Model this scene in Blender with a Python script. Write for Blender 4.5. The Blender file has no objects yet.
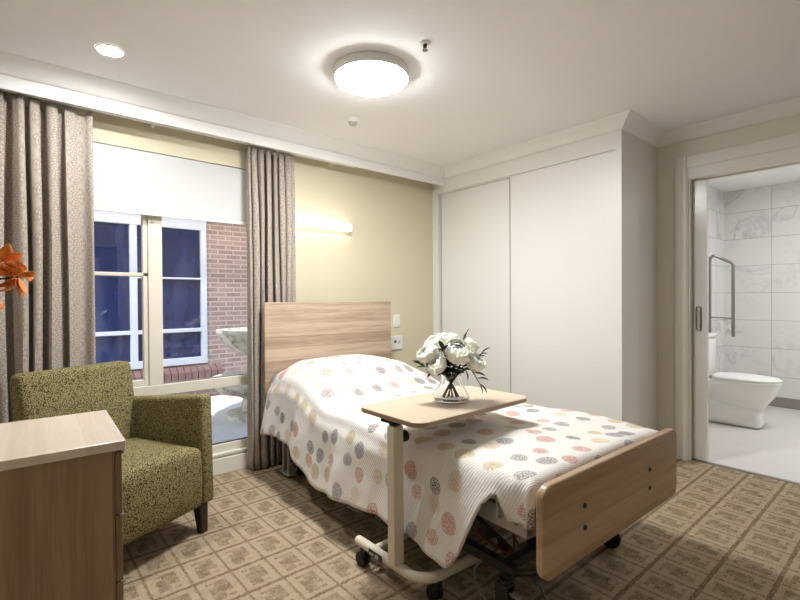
import bpy, bmesh, math, random
from mathutils import Vector, Matrix, noise as mn
PI = math.pi
scn = bpy.context.scene
COL = scn.collection
rnd = random.Random(7)

# ------------------------------------------------------------------ helpers
def lin(r, g, b):
    f = lambda c: (c/255)/12.92 if c/255 <= 0.04045 else (((c/255)+0.055)/1.055)**2.4
    return (f(r), f(g), f(b), 1.0)

def finish(o, name, mat, parent, smooth, auto=35):
    COL.objects.link(o)
    if mat: o.data.materials.append(mat)
    if parent: o.parent = parent
    if smooth:
        for p in o.data.polygons: p.use_smooth = True
        try:
            o.data.set_sharp_from_angle(angle=math.radians(auto))
        except Exception: pass
    return o

def obj(name, bm, mat, parent=None, smooth=True, auto=35, loc=None, rotz=None):
    me = bpy.data.meshes.new(name)
    bmesh.ops.recalc_face_normals(bm, faces=bm.faces)
    bm.to_mesh(me); bm.free()
    o = bpy.data.objects.new(name, me)
    finish(o, name, mat, parent, smooth, auto)
    if loc: o.location = loc
    if rotz is not None: o.rotation_euler = (0, 0, rotz)
    return o

def thing(name, label, cat, loc=(0, 0, 0), rotz=0, group=None):
    o = bpy.data.objects.new(name, None); COL.objects.link(o)
    o.empty_display_size = 0.05
    o.location = loc; o.rotation_euler = (0, 0, rotz)
    o['label'] = label; o['category'] = cat
    if group: o['group'] = group
    return o

def tag(o, label, cat, group=None):
    o['label'] = label; o['category'] = cat
    if group: o['group'] = group
    return o

def struct(name, bm, mat, parent=None, smooth=False, **k):
    o = obj(name, bm, mat, parent, smooth, **k)
    if parent is None: o['kind'] = 'structure'
    return o

def B(): return bmesh.new()

def box(bm, x0, x1, y0, y1, z0, z1, r=0, seg=2):
    vs = [bm.verts.new((x, y, z)) for z in (z0, z1) for y in (y0, y1) for x in (x0, x1)]
    return hexa(bm, vs, r, seg)

def hexa(bm, vs, r=0, seg=2):
    # vs order: z-low (x0y0,x1y0,x0y1,x1y1), z-high same
    if not isinstance(vs[0], bmesh.types.BMVert): vs = [bm.verts.new(v) for v in vs]
    q = [(0,1,3,2),(4,6,7,5),(0,4,5,1),(2,3,7,6),(0,2,6,4),(1,5,7,3)]
    fs = [bm.faces.new([vs[i] for i in f]) for f in q]
    if r > 0:
        es = list({e for f in fs for e in f.edges})
        bmesh.ops.bevel(bm, geom=es, offset=r, segments=seg, profile=0.5, affect='EDGES', clamp_overlap=True)
    return vs

def tube(bm, pts, r, n=10, cap=True, radii=None):
    pts = [Vector(p) for p in pts]
    rings = []; up = None
    for i, p in enumerate(pts):
        a = pts[max(i-1, 0)]; b = pts[min(i+1, len(pts)-1)]
        d = (b-a).normalized()
        if up is None:
            up = Vector((0, 0, 1)) if abs(d.z) < .9 else Vector((1, 0, 0))
        s = d.cross(up).normalized(); up = s.cross(d).normalized()
        rr = radii[i] if radii else r
        rings.append([bm.verts.new(p + (s*math.cos(2*PI*k/n) + up*math.sin(2*PI*k/n))*rr) for k in range(n)])
    for a, b in zip(rings, rings[1:]):
        for k in range(n): bm.faces.new((a[k], a[(k+1) % n], b[(k+1) % n], b[k]))
    if cap:
        bm.faces.new(list(reversed(rings[0]))); bm.faces.new(rings[-1])

def arc(c, r, a0, a1, n, ax='xy'):
    out = []
    for i in range(n+1):
        a = a0 + (a1-a0)*i/n
        u, v = r*math.cos(a), r*math.sin(a)
        out.append({'xy': (c[0]+u, c[1]+v, c[2]), 'xz': (c[0]+u, c[1], c[2]+v), 'yz': (c[0], c[1]+u, c[2]+v)}[ax])
    return out

def lathe(bm, prof, c=(0, 0, 0), n=32, axis='z', close=False):
    rings = []
    for (r, z) in prof:
        if r < 1e-5:
            p = {'z': (c[0], c[1], c[2]+z), 'x': (c[0]+z, c[1], c[2]), 'y': (c[0], c[1]+z, c[2])}[axis]
            rings.append([bm.verts.new(p)])
        else:
            ring = []
            for k in range(n):
                a = 2*PI*k/n; u, v = r*math.cos(a), r*math.sin(a)
                p = {'z': (c[0]+u, c[1]+v, c[2]+z), 'x': (c[0]+z, c[1]+u, c[2]+v), 'y': (c[0]+u, c[1]+z, c[2]+v)}[axis]
                ring.append(bm.verts.new(p))
            rings.append(ring)
    prs = list(zip(rings, rings[1:]))
    if close: prs.append((rings[-1], rings[0]))
    for a, b in prs:
        if len(a) == 1 and len(b) == 1: continue
        for k in range(n):
            k2 = (k+1) % n
            if len(a) == 1: bm.faces.new((a[0], b[k], b[k2]))
            elif len(b) == 1: bm.faces.new((a[k], a[k2], b[0]))
            else: bm.faces.new((a[k], a[k2], b[k2], b[k]))

def extr(bm, outline, axis, a, b):
    # outline: list of 2D points; extruded along axis from a to b
    def P(p, t):
        return {'x': (t, p[0], p[1]), 'y': (p[0], t, p[1]), 'z': (p[0], p[1], t)}[axis]
    A = [bm.verts.new(P(p, a)) for p in outline]; C = [bm.verts.new(P(p, b)) for p in outline]
    n = len(outline)
    for i in range(n): bm.faces.new((A[i], A[(i+1) % n], C[(i+1) % n], C[i]))
    bm.faces.new(list(reversed(A))); bm.faces.new(C)

def rrect(x0, x1, y0, y1, r, n=6):
    out = []
    for cx, cy, a in ((x1-r, y0+r, -PI/2), (x1-r, y1-r, 0), (x0+r, y1-r, PI/2), (x0+r, y0+r, PI)):
        for i in range(n+1):
            t = a + PI/2*i/n
            out.append((cx+r*math.cos(t), cy+r*math.sin(t)))
    return out

def bevel_mod(o, w=.003, seg=2):
    m = o.modifiers.new('bevel', 'BEVEL'); m.width = w; m.segments = seg; m.limit_method = 'ANGLE'; m.angle_limit = math.radians(40)
    return o

# ------------------------------------------------------------------ materials
class NT:
    def __init__(s, name):
        s.m = bpy.data.materials.new(name); s.m.use_nodes = True
        s.t = s.m.node_tree; s.t.nodes.clear()
        s.out = s.t.nodes.new('ShaderNodeOutputMaterial')
    def n(s, typ, **k):
        nd = s.t.nodes.new(typ)
        for a, v in k.items(): setattr(nd, a, v)
        return nd
    def l(s, a, b): s.t.links.new(a, b)
    def setin(s, sock, v):
        if hasattr(v, 'links') or hasattr(v, 'is_linked'): s.l(v, sock)
        else: sock.default_value = v
    def math(s, op, a, b=0.0, c=None, clamp=False):
        nd = s.n('ShaderNodeMath', operation=op, use_clamp=clamp)
        s.setin(nd.inputs[0], a); s.setin(nd.inputs[1], b)
        if c is not None: s.setin(nd.inputs[2], c)
        return nd.outputs[0]
    def mix(s, fac, a, b, blend='MIX'):
        nd = s.n('ShaderNodeMix', data_type='RGBA', blend_type=blend)
        s.setin(nd.inputs[0], fac); s.setin(nd.inputs[6], a); s.setin(nd.inputs[7], b)
        return nd.outputs[2]
    def coord(s, kind='Object', scale=(1, 1, 1), loc=(0, 0, 0), rot=(0, 0, 0)):
        if kind == 'World': src = s.n('ShaderNodeNewGeometry').outputs['Position']
        else: src = s.n('ShaderNodeTexCoord').outputs[kind]
        mp = s.n('ShaderNodeMapping'); s.l(src, mp.inputs[0])
        mp.inputs[1].default_value = loc; mp.inputs[2].default_value = rot; mp.inputs[3].default_value = scale
        return mp.outputs[0]
    def noise(s, vec, scale, detail=2, rough=.5, dist=0):
        nd = s.n('ShaderNodeTexNoise'); s.l(vec, nd.inputs['Vector'])
        nd.inputs['Scale'].default_value = scale; nd.inputs['Detail'].default_value = detail
        nd.inputs['Roughness'].default_value = rough; nd.inputs['Distortion'].default_value = dist
        return nd.outputs['Fac']
    def ramp(s, fac, stops, interp='LINEAR'):
        nd = s.n('ShaderNodeValToRGB'); s.l(fac, nd.inputs[0]); cr = nd.color_ramp; cr.interpolation = interp
        while len(cr.elements) < len(stops): cr.elements.new(0.5)
        for e, (p, c) in zip(cr.elements, stops):
            e.position = p; e.color = c if len(c) == 4 else (*c, 1)
        return nd.outputs[0]
    def xyz(s, vec):
        nd = s.n('ShaderNodeSeparateXYZ'); s.l(vec, nd.inputs[0]); return nd.outputs
    def bump(s, h, strength=.3, dist=.002):
        nd = s.n('ShaderNodeBump'); s.l(h, nd.inputs['Height'])
        nd.inputs['Strength'].default_value = strength; nd.inputs['Distance'].default_value = dist
        return nd.outputs[0]
    def bsdf(s, color, rough=.5, metal=0, normal=None, spec=.5, **k):
        b = s.n('ShaderNodeBsdfPrincipled')
        s.setin(b.inputs['Base Color'], color); s.setin(b.inputs['Roughness'], rough)
        b.inputs['Metallic'].default_value = metal; b.inputs['Specular IOR Level'].default_value = spec
        if normal is not None: s.l(normal, b.inputs['Normal'])
        for a, v in k.items(): s.setin(b.inputs[a.replace('_', ' ')], v)
        s.l(b.outputs[0], s.out.inputs[0]); return b

def plain(name, rgb, rough=.5, metal=0, spec=.5, nscale=40, var=.04, bump=0.0, bscale=300):
    t = NT(name); v = t.coord('Object')
    f = t.noise(v, nscale, 3)
    c = lin(*rgb); d = tuple(x*(1-var*2) for x in c[:3]) + (1,)
    col = t.mix(f, d, tuple(min(1, x*(1+var)) for x in c[:3]) + (1,))
    nm = t.bump(t.noise(v, bscale, 3), bump, .001) if bump else None
    t.bsdf(col, rough, metal, nm, spec)
    return t.m

def emit(name, rgb, strength):
    t = NT(name); e = t.n('ShaderNodeEmission'); e.inputs[0].default_value = (*rgb, 1); e.inputs[1].default_value = strength
    t.l(e.outputs[0], t.out.inputs[0]); return t.m

M = {}
M['ceiling'] = plain('ceiling_paint', (248, 247, 246), .8, nscale=2, var=.01)
M['cornice'] = plain('cornice_paint', (247, 246, 243), .6, nscale=2, var=.01)
M['feature'] = plain('feature_wall_paint', (220, 211, 182), .7, nscale=1.5, var=.015, bump=.05)
M['wall'] = plain('beige_wall_paint', (228, 223, 211), .7, nscale=1.5, var=.015, bump=.05)
M['trim'] = plain('cream_trim_paint', (234, 230, 220), .4, nscale=3, var=.01)
M['leaf_paint'] = plain('door_paint', (216, 211, 203), .22, nscale=3, var=.01)
M['wardrobe'] = plain('wardrobe_laminate', (234, 231, 226), .38, nscale=2, var=.01)
M['white_plastic'] = plain('white_plastic', (240, 240, 236), .35, var=.01)
M['frame'] = plain('cream_window_frame', (226, 219, 204), .4, var=.01)
M['cream_metal'] = plain('cream_powdercoat', (214, 204, 182), .38, var=.015)
M['black'] = plain('black_plastic', (22, 20, 20), .45)
M['rubber'] = plain('black_rubber', (16, 15, 15), .7)
M['dark_metal'] = plain('dark_grey_steel', (74, 70, 66), .45, .5)
M['grey_metal'] = plain('grey_powdercoat', (176, 171, 164), .4, .3)
M['chrome'] = plain('chrome', (205, 203, 200), .14, 1.0, var=.005)
M['steel'] = plain('brushed_steel', (150, 146, 142), .28, 1.0, var=.02)
M['dark_wood'] = plain('dark_stained_wood', (52, 34, 26), .4, nscale=30, var=.15)
M['porcelain'] = plain('white_porcelain', (238, 236, 233), .1, var=.005)
M['hose'] = plain('grey_hose', (120, 118, 112), .5)
M['red_cable'] = plain('red_cable', (120, 40, 34), .5)
M['teal'] = plain('teal_button', (30, 96, 90), .4)
M['mattress'] = plain('mattress_cover', (196, 196, 200), .8)
M['label_silver'] = plain('silver_label', (190, 186, 178), .4)

def wood(name, light, dark, axis='x', plank=.1, grain=1.0, rough=.38, contrast=.5):
    # grain runs along `axis`; boards are stacked across it
    t = NT(name); v = t.coord('Object')
    x, y, z = t.xyz(v)
    sc = {'x': (1.2, 26, 26), 'z': (26, 26, 1.2), 'y': (26, 1.2, 26)}[axis]
    v2 = t.coord('Object', scale=sc)
    across = {'x': t.math('ADD', z, t.math('MULTIPLY', y, .7)), 'z': t.math('ADD', x, y), 'y': x}[axis]
    bid = t.math('FLOOR', t.math('DIVIDE', across, plank))
    wn = t.n('ShaderNodeTexWhiteNoise', noise_dimensions='1D'); t.l(bid, wn.inputs['W'])
    off = t.n('ShaderNodeVectorMath', operation='ADD'); t.l(v2, off.inputs[0])
    cb = t.n('ShaderNodeCombineXYZ')
    for i in range(3): t.l(t.math('MULTIPLY', wn.outputs[0], 9.0), cb.inputs[i])
    t.l(cb.outputs[0], off.inputs[1])
    g1 = t.noise(off.outputs[0], .9*grain, 4, .6, .6)
    g2 = t.noise(off.outputs[0], 6*grain, 3, .6, .2)
    f = t.math('ADD', t.math('MULTIPLY', t.math('SUBTRACT', g1, .5), 1.5), t.math('MULTIPLY', t.math('SUBTRACT', g2, .5), .8))
    f = t.math('ADD', t.math('MULTIPLY', f, contrast*2), t.math('ADD', t.math('MULTIPLY', wn.outputs[0], .6), .15), clamp=True)
    col = t.mix(f, lin(*light), lin(*dark))
    t.bsdf(col, rough, 0, t.bump(g2, .08, .0006))
    return t.m
M['oak_h'] = wood('oak_horizontal', (197, 175, 152), (150, 126, 103), 'x', .085, contrast=.75)
M['oak_foot'] = wood('oak_footboard', (184, 156, 124), (150, 121, 90), 'x', .085, contrast=.6)
M['oak_table'] = wood('oak_tabletop', (208, 194, 172), (188, 170, 146), 'x', .3, rough=.33, contrast=.35)
M['oak_edge'] = plain('wood_edge_band', (158, 134, 106), .45, var=.06)
M['oak_chest'] = wood('oak_vertical', (156, 128, 100), (112, 86, 62), 'z', .09, contrast=.6, rough=.42)
M['oak_chesttop'] = wood('oak_chest_top', (226, 211, 194), (206, 188, 168), 'y', .09, contrast=.4, rough=.26)  # paler than the sides: window highlight put into the top's base colour

# carpet -------------------------------------------------------------
def carpet():
    t = NT('patterned_carpet'); v = t.coord('World')
    wob = t.noise(v, 60, 2)
    x, y, z = t.xyz(v)
    x = t.math('ADD', x, t.math('MULTIPLY', t.math('SUBTRACT', wob, .5), .012))
    y = t.math('ADD', y, t.math('MULTIPLY', t.math('SUBTRACT', t.noise(v, 55, 2), .5), .012))
    cx = t.math('DIVIDE', t.math('ADD', x, 5.0), .155); cy = t.math('DIVIDE', t.math('ADD', y, 5.375), .20)
    a = t.math('FRACT', cx); b = t.math('FRACT', cy)
    def rect(x0, x1, y0, y1):
        f = t.math('MULTIPLY', t.math('GREATER_THAN', a, x0), t.math('LESS_THAN', a, x1))
        g = t.math('MULTIPLY', t.math('GREATER_THAN', b, y0), t.math('LESS_THAN', b, y1))
        return t.math('MULTIPLY', f, g)
    # dark: lines between the squares, then a stepped block inside each one
    Ln = t.math('MAXIMUM', rect(0, 1, 0, .09), t.math('MULTIPLY', rect(0, .075, 0, 1), .8))
    K = None
    for r in [(.26, .58, .20, .68), (.44, .82, .40, .88), (.26, .44, .80, .88), (.64, .82, .20, .28)]:
        k = rect(*r); K = k if K is None else t.math('MAXIMUM', K, k)
    fl = t.noise(v, 380, 2, .7); fl2 = t.noise(v, 24, 3); fl3 = t.noise(v, 110, 2)
    D = t.math('ADD', t.math('MULTIPLY', Ln, t.math('ADD', .30, t.math('MULTIPLY', fl3, .5))), t.math('MULTIPLY', K, t.math('ADD', .06, t.math('MULTIPLY', fl2, .60))))
    f = t.math('ADD', D, t.math('MULTIPLY', t.math('SUBTRACT', fl, .42), 1.6))
    f = t.math('ADD', f, t.math('MULTIPLY', t.math('SUBTRACT', fl3, .5), 1.0))
    f = t.math('ADD', f, t.math('MULTIPLY', t.math('SUBTRACT', fl2, .5), .5), clamp=True)
    col = t.mix(f, lin(182, 163, 136), lin(94, 73, 51))
    t.bsdf(col, .95, 0, t.bump(fl, .6, .004), .1)
    return t.m
M['carpet'] = carpet()

# quilt ---------------------------------------------------------------
def quilt_mat():
    t = NT('spotted_quilt'); uv = t.coord('UV')
    base = lin(226, 221, 214)
    col = base
    for (scale, off, seed) in ((7.9, (0, 0, 0), .1), ):
        vo = t.n('ShaderNodeTexVoronoi', voronoi_dimensions='2D', feature='F1'); t.l(uv, vo.inputs['Vector'])
        vo.inputs['Scale'].default_value = scale; vo.inputs['Randomness'].default_value = .62
        d = vo.outputs['Distance']; rc = vo.outputs['Color']
        cs = t.n('ShaderNodeSeparateColor'); t.l(rc, cs.inputs[0])
        pal = t.ramp(cs.outputs[0], [(0, lin(100, 92, 98)), (.27, lin(190, 130, 114)), (.47, lin(138, 128, 132)), (.60, lin(186, 168, 116)), (.74, lin(206, 184, 152)), (.86, lin(186, 138, 112)), (.95, lin(124, 112, 116))], 'CONSTANT')
        rad = t.math('ADD', .24, t.math('MULTIPLY', cs.outputs[1], .10))
        rad = t.math('ADD', rad, t.math('MULTIPLY', t.math('SUBTRACT', t.noise(uv, 130, 2), .5), .07))
        inside = t.math('LESS_THAN', d, rad)
        # little dashes that make up each dandelion-like spot
        n1 = t.n('ShaderNodeTexVoronoi', voronoi_dimensions='2D', feature='F1'); t.l(uv, n1.inputs['Vector'])
        n1.inputs['Scale'].default_value = 165
        spk = t.math('LESS_THAN', n1.outputs['Distance'], t.math('SUBTRACT', .54, t.math('MULTIPLY', t.math('DIVIDE', d, rad), .12)))
        solid = t.math('ADD', .12, t.math('MULTIPLY', cs.outputs[2], .28))
        k = t.math('MULTIPLY', inside, t.math('MAXIMUM', spk, solid))
        k = t.math('MULTIPLY', k, .9)
        col = t.mix(k, col, pal)
    x, y, z = t.xyz(uv)
    rib = t.math('SINE', t.math('MULTIPLY', t.math('ADD', t.math('MULTIPLY', x, .5), y), 2*PI/.013))
    nz = t.noise(uv, 60, 3)
    h = t.math('ADD', t.math('MULTIPLY', rib, .4), nz)
    t.bsdf(col, .9, 0, t.bump(h, .35, .004), .15, Sheen_Weight=.15)
    return t.m
M['quilt'] = quilt_mat()

def chair_fabric():
    t = NT('olive_speckled_fabric'); v = t.coord('Object')
    vo = t.n('ShaderNodeTexVoronoi', feature='DISTANCE_TO_EDGE'); t.l(v, vo.inputs['Vector']); vo.inputs['Scale'].default_value = 120
    n = t.noise(v, 170, 2)
    f = t.math('ADD', vo.outputs['Distance'], t.math('MULTIPLY', t.math('SUBTRACT', n, .5), .55))
    col = t.ramp(f, [(0, lin(58, 50, 28)), (.06, lin(74, 66, 38)), (.13, lin(140, 130, 88)), (.5, lin(164, 153, 108))])
    t.bsdf(col, .85, 0, t.bump(f, .3, .002), .2)
    return t.m
M['olive'] = chair_fabric()

def curtain_mat():
    t = NT('taupe_medallion_fabric'); uv = t.coord('UV')
    x, y, z = t.xyz(uv)
    # half-drop rows of round medallions
    P = .115
    col_i = t.math('FLOOR', t.math('DIVIDE', x, P))
    odd = t.math('MODULO', t.math('ABSOLUTE', col_i), 2.0)
    a = t.math('SUBTRACT', t.math('FRACT', t.math('DIVIDE', x, P)), .5)
    b = t.math('SUBTRACT', t.math('FRACT', t.math('ADD', t.math('DIVIDE', y, P*1.15), t.math('MULTIPLY', odd, .5))), .5)
    r = t.math('SQRT', t.math('ADD', t.math('MULTIPLY', a, a), t.math('MULTIPLY', b, b)))
    ring = t.math('SINE', t.math('MULTIPLY', r, 58.0))
    ang = t.math('ARCTAN2', b, a)
    pet = t.math('SINE', t.math('MULTIPLY', ang, 12.0))
    m = t.math('GREATER_THAN', t.math('ADD', t.math('MULTIPLY', ring, .7), t.math('MULTIPLY', pet, .6)), .15)
    m = t.math('MULTIPLY', m, t.math('LESS_THAN', r, .46))
    band = t.math('GREATER_THAN', r, .50)
    m = t.math('MAXIMUM', m, t.math('MULTIPLY', band, .6))
    weave = t.noise(uv, 500, 2)
    m = t.math('ADD', t.math('MULTIPLY', m, .55), t.math('MULTIPLY', t.math('SUBTRACT', weave, .3), .6), clamp=True)
    col = t.mix(m, lin(150, 137, 125), lin(198, 188, 176))
    t.bsdf(col, .85, 0, t.bump(weave, .2, .001), .2, Sheen_Weight=.1)
    return t.m
M['curtain'] = curtain_mat()

def blind_mat():
    t = NT('white_blind_fabric'); v = t.coord('Object')
    col = t.mix(t.noise(v, 300, 2), lin(205, 204, 202), lin(214, 213, 211))
    d = t.n('ShaderNodeBsdfDiffuse'); t.l(col, d.inputs[0])
    tr = t.n('ShaderNodeBsdfTranslucent'); t.l(col, tr.inputs[0])
    mx = t.n('ShaderNodeMixShader'); mx.inputs[0].default_value = .07
    t.l(d.outputs[0], mx.inputs[1]); t.l(tr.outputs[0], mx.inputs[2]); t.l(mx.outputs[0], t.out.inputs[0])
    return t.m
M['blind'] = blind_mat()

def pane_mat():
    t = NT('window_glass'); v = t.coord('Object')
    tr = t.n('ShaderNodeBsdfTransparent'); tr.inputs[0].default_value = (.96, .98, .97, 1)
    gl = t.n('ShaderNodeBsdfGlossy'); t.setin(gl.inputs['Roughness'], t.math('MULTIPLY', t.noise(v, 3, 1), .02))
    fr = t.n('ShaderNodeFresnel'); fr.inputs[0].default_value = 1.45
    mx = t.n('ShaderNodeMixShader'); t.l(fr.outputs[0], mx.inputs[0]); t.l(tr.outputs[0], mx.inputs[1]); t.l(gl.outputs[0], mx.inputs[2])
    t.l(mx.outputs[0], t.out.inputs[0]); return t.m
M['pane'] = pane_mat()

def vase_mat():
    t = NT('clear_glass'); b = t.bsdf((1, 1, 1, 1), .0, 0, None, .5, Transmission_Weight=1.0, IOR=1.45)
    return t.m
M['glass'] = vase_mat()
def water_mat():
    t = NT('water'); t.bsdf((.95, .98, .96, 1), .0, 0, None, .5, Transmission_Weight=1.0, IOR=1.33); return t.m
M['water'] = water_mat()

def dark_glass():
    t = NT('blue_dark_glass'); v = t.coord('Object')
    x, y, z = t.xyz(v)
    n = t.noise(t.coord('Object', scale=(2.2, 1, .5)), 1.6, 3)
    col = t.ramp(n, [(.3, lin(8, 20, 64)), (.5, lin(20, 34, 82)), (.68, lin(56, 66, 104))])
    t.bsdf(col, .02, 0, None, .5, IOR=1.9)
    return t.m
M['dark_glass'] = dark_glass()

def brick_mat():
    t = NT('pinkish_brick'); v = t.coord('World', rot=(PI/2, 0, 0))
    br = t.n('ShaderNodeTexBrick'); t.l(v, br.inputs['Vector'])
    br.inputs['Scale'].default_value = 1.0; br.inputs['Brick Width'].default_value = .20; br.inputs['Row Height'].default_value = .062
    br.inputs['Mortar Size'].default_value = .009; br.inputs['Color1'].default_value = lin(104, 84, 84)
    br.inputs['Color2'].default_value = lin(140, 120, 120); br.inputs['Mortar'].default_value = lin(178, 166, 162)
    n = t.noise(v, 14, 4)
    col = t.mix(t.math('MULTIPLY', n, .9), br.outputs[0], lin(158, 142, 142))
    t.bsdf(col, .9, 0, t.bump(br.outputs['Fac'], -.4, .006), .1)
    return t.m
M['brick'] = brick_mat()
M['sill_brick'] = plain('brown_brick', (120, 92, 92), .9, nscale=12, var=.2)
M['roof'] = plain('terracotta_tile', (178, 120, 104), .8, nscale=10, var=.12)
M['white_frame'] = plain('white_frame_paint', (186, 194, 210), .4, var=.01)
def stone_mat():
    t = NT('pale_weathered_stone'); v = t.coord('Object')
    n = t.noise(v, 8, 5, .65)
    col = t.ramp(n, [(.35, lin(150, 140, 124)), (.5, lin(214, 208, 194)), (.7, lin(236, 232, 222))])
    t.bsdf(col, .9, 0, t.bump(n, .4, .01), .1); return t.m
M['stone'] = stone_mat()
M['paving'] = plain('pale_paving', (236, 234, 230), .9, nscale=14, var=.06)

def marble(name, uaxis):
    t = NT(name); v = t.coord('World')
    x, y, z = t.xyz(v)
    # tiles 600 x 305, straight bond
    u = y if uaxis == 'y' else x
    off = {'y': 1.182, 'x': 6.35-.3}[uaxis]
    iu = t.math('DIVIDE', t.math('SUBTRACT', u, off-6.0), .60); iz = t.math('DIVIDE', t.math('ADD', z, .305*10-.02), .305)
    fu = t.math('FRACT', iu); fz = t.math('FRACT', iz)
    g = t.math('MAXIMUM', t.math('LESS_THAN', fu, .008), t.math('LESS_THAN', fz, .014))
    cid = t.n('ShaderNodeCombineXYZ'); t.l(t.math('FLOOR', iu), cid.inputs[0]); t.l(t.math('FLOOR', iz), cid.inputs[1])
    wn = t.n('ShaderNodeTexWhiteNoise', noise_dimensions='3D'); t.l(cid.outputs[0], wn.inputs['Vector'])
    sh = t.n('ShaderNodeVectorMath', operation='SCALE'); t.l(wn.outputs['Color'], sh.inputs[0]); sh.inputs['Scale'].default_value = 1.2
    ad = t.n('ShaderNodeVectorMath', operation='ADD'); t.l(v, ad.inputs[0]); t.l(sh.outputs[0], ad.inputs[1])
    n = t.noise(ad.outputs[0], 1.7, 6, .62, 1.3)
    vein = t.math('ABSOLUTE', t.math('SUBTRACT', n, .5))
    vein = t.math('SUBTRACT', 1.0, t.math('MULTIPLY', vein, 26.0), clamp=True)
    mask = t.noise(ad.outputs[0], 1.1, 2)
    vein = t.math('MULTIPLY', vein, t.math('MULTIPLY', t.math('SUBTRACT', mask, .42), 5.0, clamp=True))
    cloud = t.noise(ad.outputs[0], 3.0, 5, .6)
    col = t.mix(cloud, lin(226, 225, 222), lin(236, 235, 233))
    col = t.mix(t.math('MULTIPLY', vein, .48), col, lin(140, 140, 143))
    col = t.mix(g, col, lin(172, 170, 168))
    t.bsdf(col, .12, 0, t.bump(g, -.3, .002), .5)
    return t.m
M['marble_y'] = marble('marble_tiles_far', 'y')
M['marble_x'] = marble('marble_tiles_side', 'x')
def vinyl():
    t = NT('speckled_pale_vinyl'); v = t.coord('World')
    n = t.noise(v, 160, 2); n2 = t.noise(v, 4, 3)
    col = t.mix(n, lin(204, 199, 194), lin(224, 220, 215))
    t.bsdf(col, t.math('ADD', .28, t.math('MULTIPLY', n2, .1)), 0, None, .4); return t.m
M['vinyl'] = vinyl()
M['skirt_vinyl'] = plain('grey_coved_vinyl', (150, 144, 138), .5, nscale=150, var=.08)

def petal_mat(name, a, b):
    t = NT(name); v = t.coord('Object'); n = t.noise(v, 60, 3)
    col = t.mix(n, lin(*a), lin(*b))
    t.bsdf(col, .6, 0, None, .2, Subsurface_Weight=.15, Subsurface_Radius=(.01, .01, .01)); return t.m
M['petal'] = petal_mat('cream_petals', (253, 252, 246), (246, 247, 228))
M['leaf'] = petal_mat('dark_green_leaf', (34, 46, 28), (62, 78, 42))
M['stem'] = petal_mat('green_stem', (40, 52, 30), (58, 66, 40))
M['orange'] = petal_mat('orange_petals', (242, 160, 84), (214, 112, 44))

# ------------------------------------------------------------------ dimensions
XR = 3.79; XW = 3.18; YW = 3.225; YP = 3.055; YS = 1.40; ZC = 2.415; ZP = 2.27; ZK = 2.34
XL = -1.0; YB = -2.4
XBF = 6.35; YBL = 1.62; YBR = -1.0
WX0, WX1, WZ0, WZ1 = -.12, 1.47, .14, 2.137

# ------------------------------------------------------------------ setting
b = B(); box(b, XL-.15, 3.84, YB-.15, YW+.2, -.06, 0); struct('floor', b, M['carpet'])
b = B(); box(b, 3.84, XBF+.12, YBR-.12, YBL+.12, -.06, .002); struct('floor', b, M['vinyl'])
b = B(); box(b, 3.815, 3.85, .22, 1.186, 0.0, .006, .002); struct('trim_5', b, M['steel'])
b = B(); box(b, XL-.15, XBF+.12, YB-.15, YW+.2, ZC, ZC+.12); struct('ceiling', b, M['ceiling'])
# window wall with its opening
b = B()
box(b, XL-.15, WX0, YW, YW+.16, 0, ZC); box(b, WX1, XR+.14, YW, YW+.16, 0, ZC)
box(b, WX0, WX1, YW, YW+.16, 0, WZ0); box(b, WX0, WX1, YW, YW+.16, WZ1, ZC)
struct('wall_far', b, M['feature'])
b = B(); box(b, XL-.15, XL, YB, YW, 0, ZC); struct('wall_left', b, M['wall'])
b = B(); box(b, XL-.15, XR+.14, YB-.15, YB, 0, ZC); struct('wall_rear', b, M['wall'])
# door wall: solid part towards the camera, hollow pocket for the sliding leaf, lintel
b = B()
box(b, XR, XR+.14, YB, .22, 0, ZC)
box(b, XR, XR+.025, 1.188, 2.06, 0, ZC); box(b, XR+.115, XR+.14, 1.188, 2.06, 0, ZC)
box(b, XR, XR+.14, 2.06, YW, 0, ZC)
box(b, XR, XR+.14, .22, 1.188, 2.065, ZC)
struct('wall_right', b, M['wall'])
# bathroom shell
b = B(); box(b, XBF, XBF+.12, YBR-.12, YBL+.12, 0, ZC); struct('wall_bathroom_far', b, M['marble_y'])
b = B(); box(b, XR+.14, XBF, YBL, YBL+.12, 0, ZC); struct('wall_bathroom_left', b, M['marble_x'])
b = B(); box(b, XR+.14, XBF, YBR-.12, YBR, 0, ZC); struct('wall_bathroom_right', b, M['marble_x'])
b = B()
box(b, XBF-.012, XBF, YBR, YBL-.012, .002, .11, .004); box(b, XR+.14, XBF, YBL-.012, YBL, .002, .11, .004)
struct('baseboard_bathroom', b, M['skirt_vinyl'])

# skirting under the window and along the walls
b = B(); box(b, XL, XW, YW-.016, YW, 0, .108, .004); struct('baseboard_far', b, M['trim'])
b = B(); box(b, XL, XL+.016, YB, YW-.016, 0, .108, .004); struct('baseboard_left', b, M['trim'])
b = B(); box(b, XR-.016, XR, YB, .13, 0, .108, .004); box(b, XR-.016, XR, 1.274, YS, 0, .108, .004); struct('baseboard_right', b, M['trim'])

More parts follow.
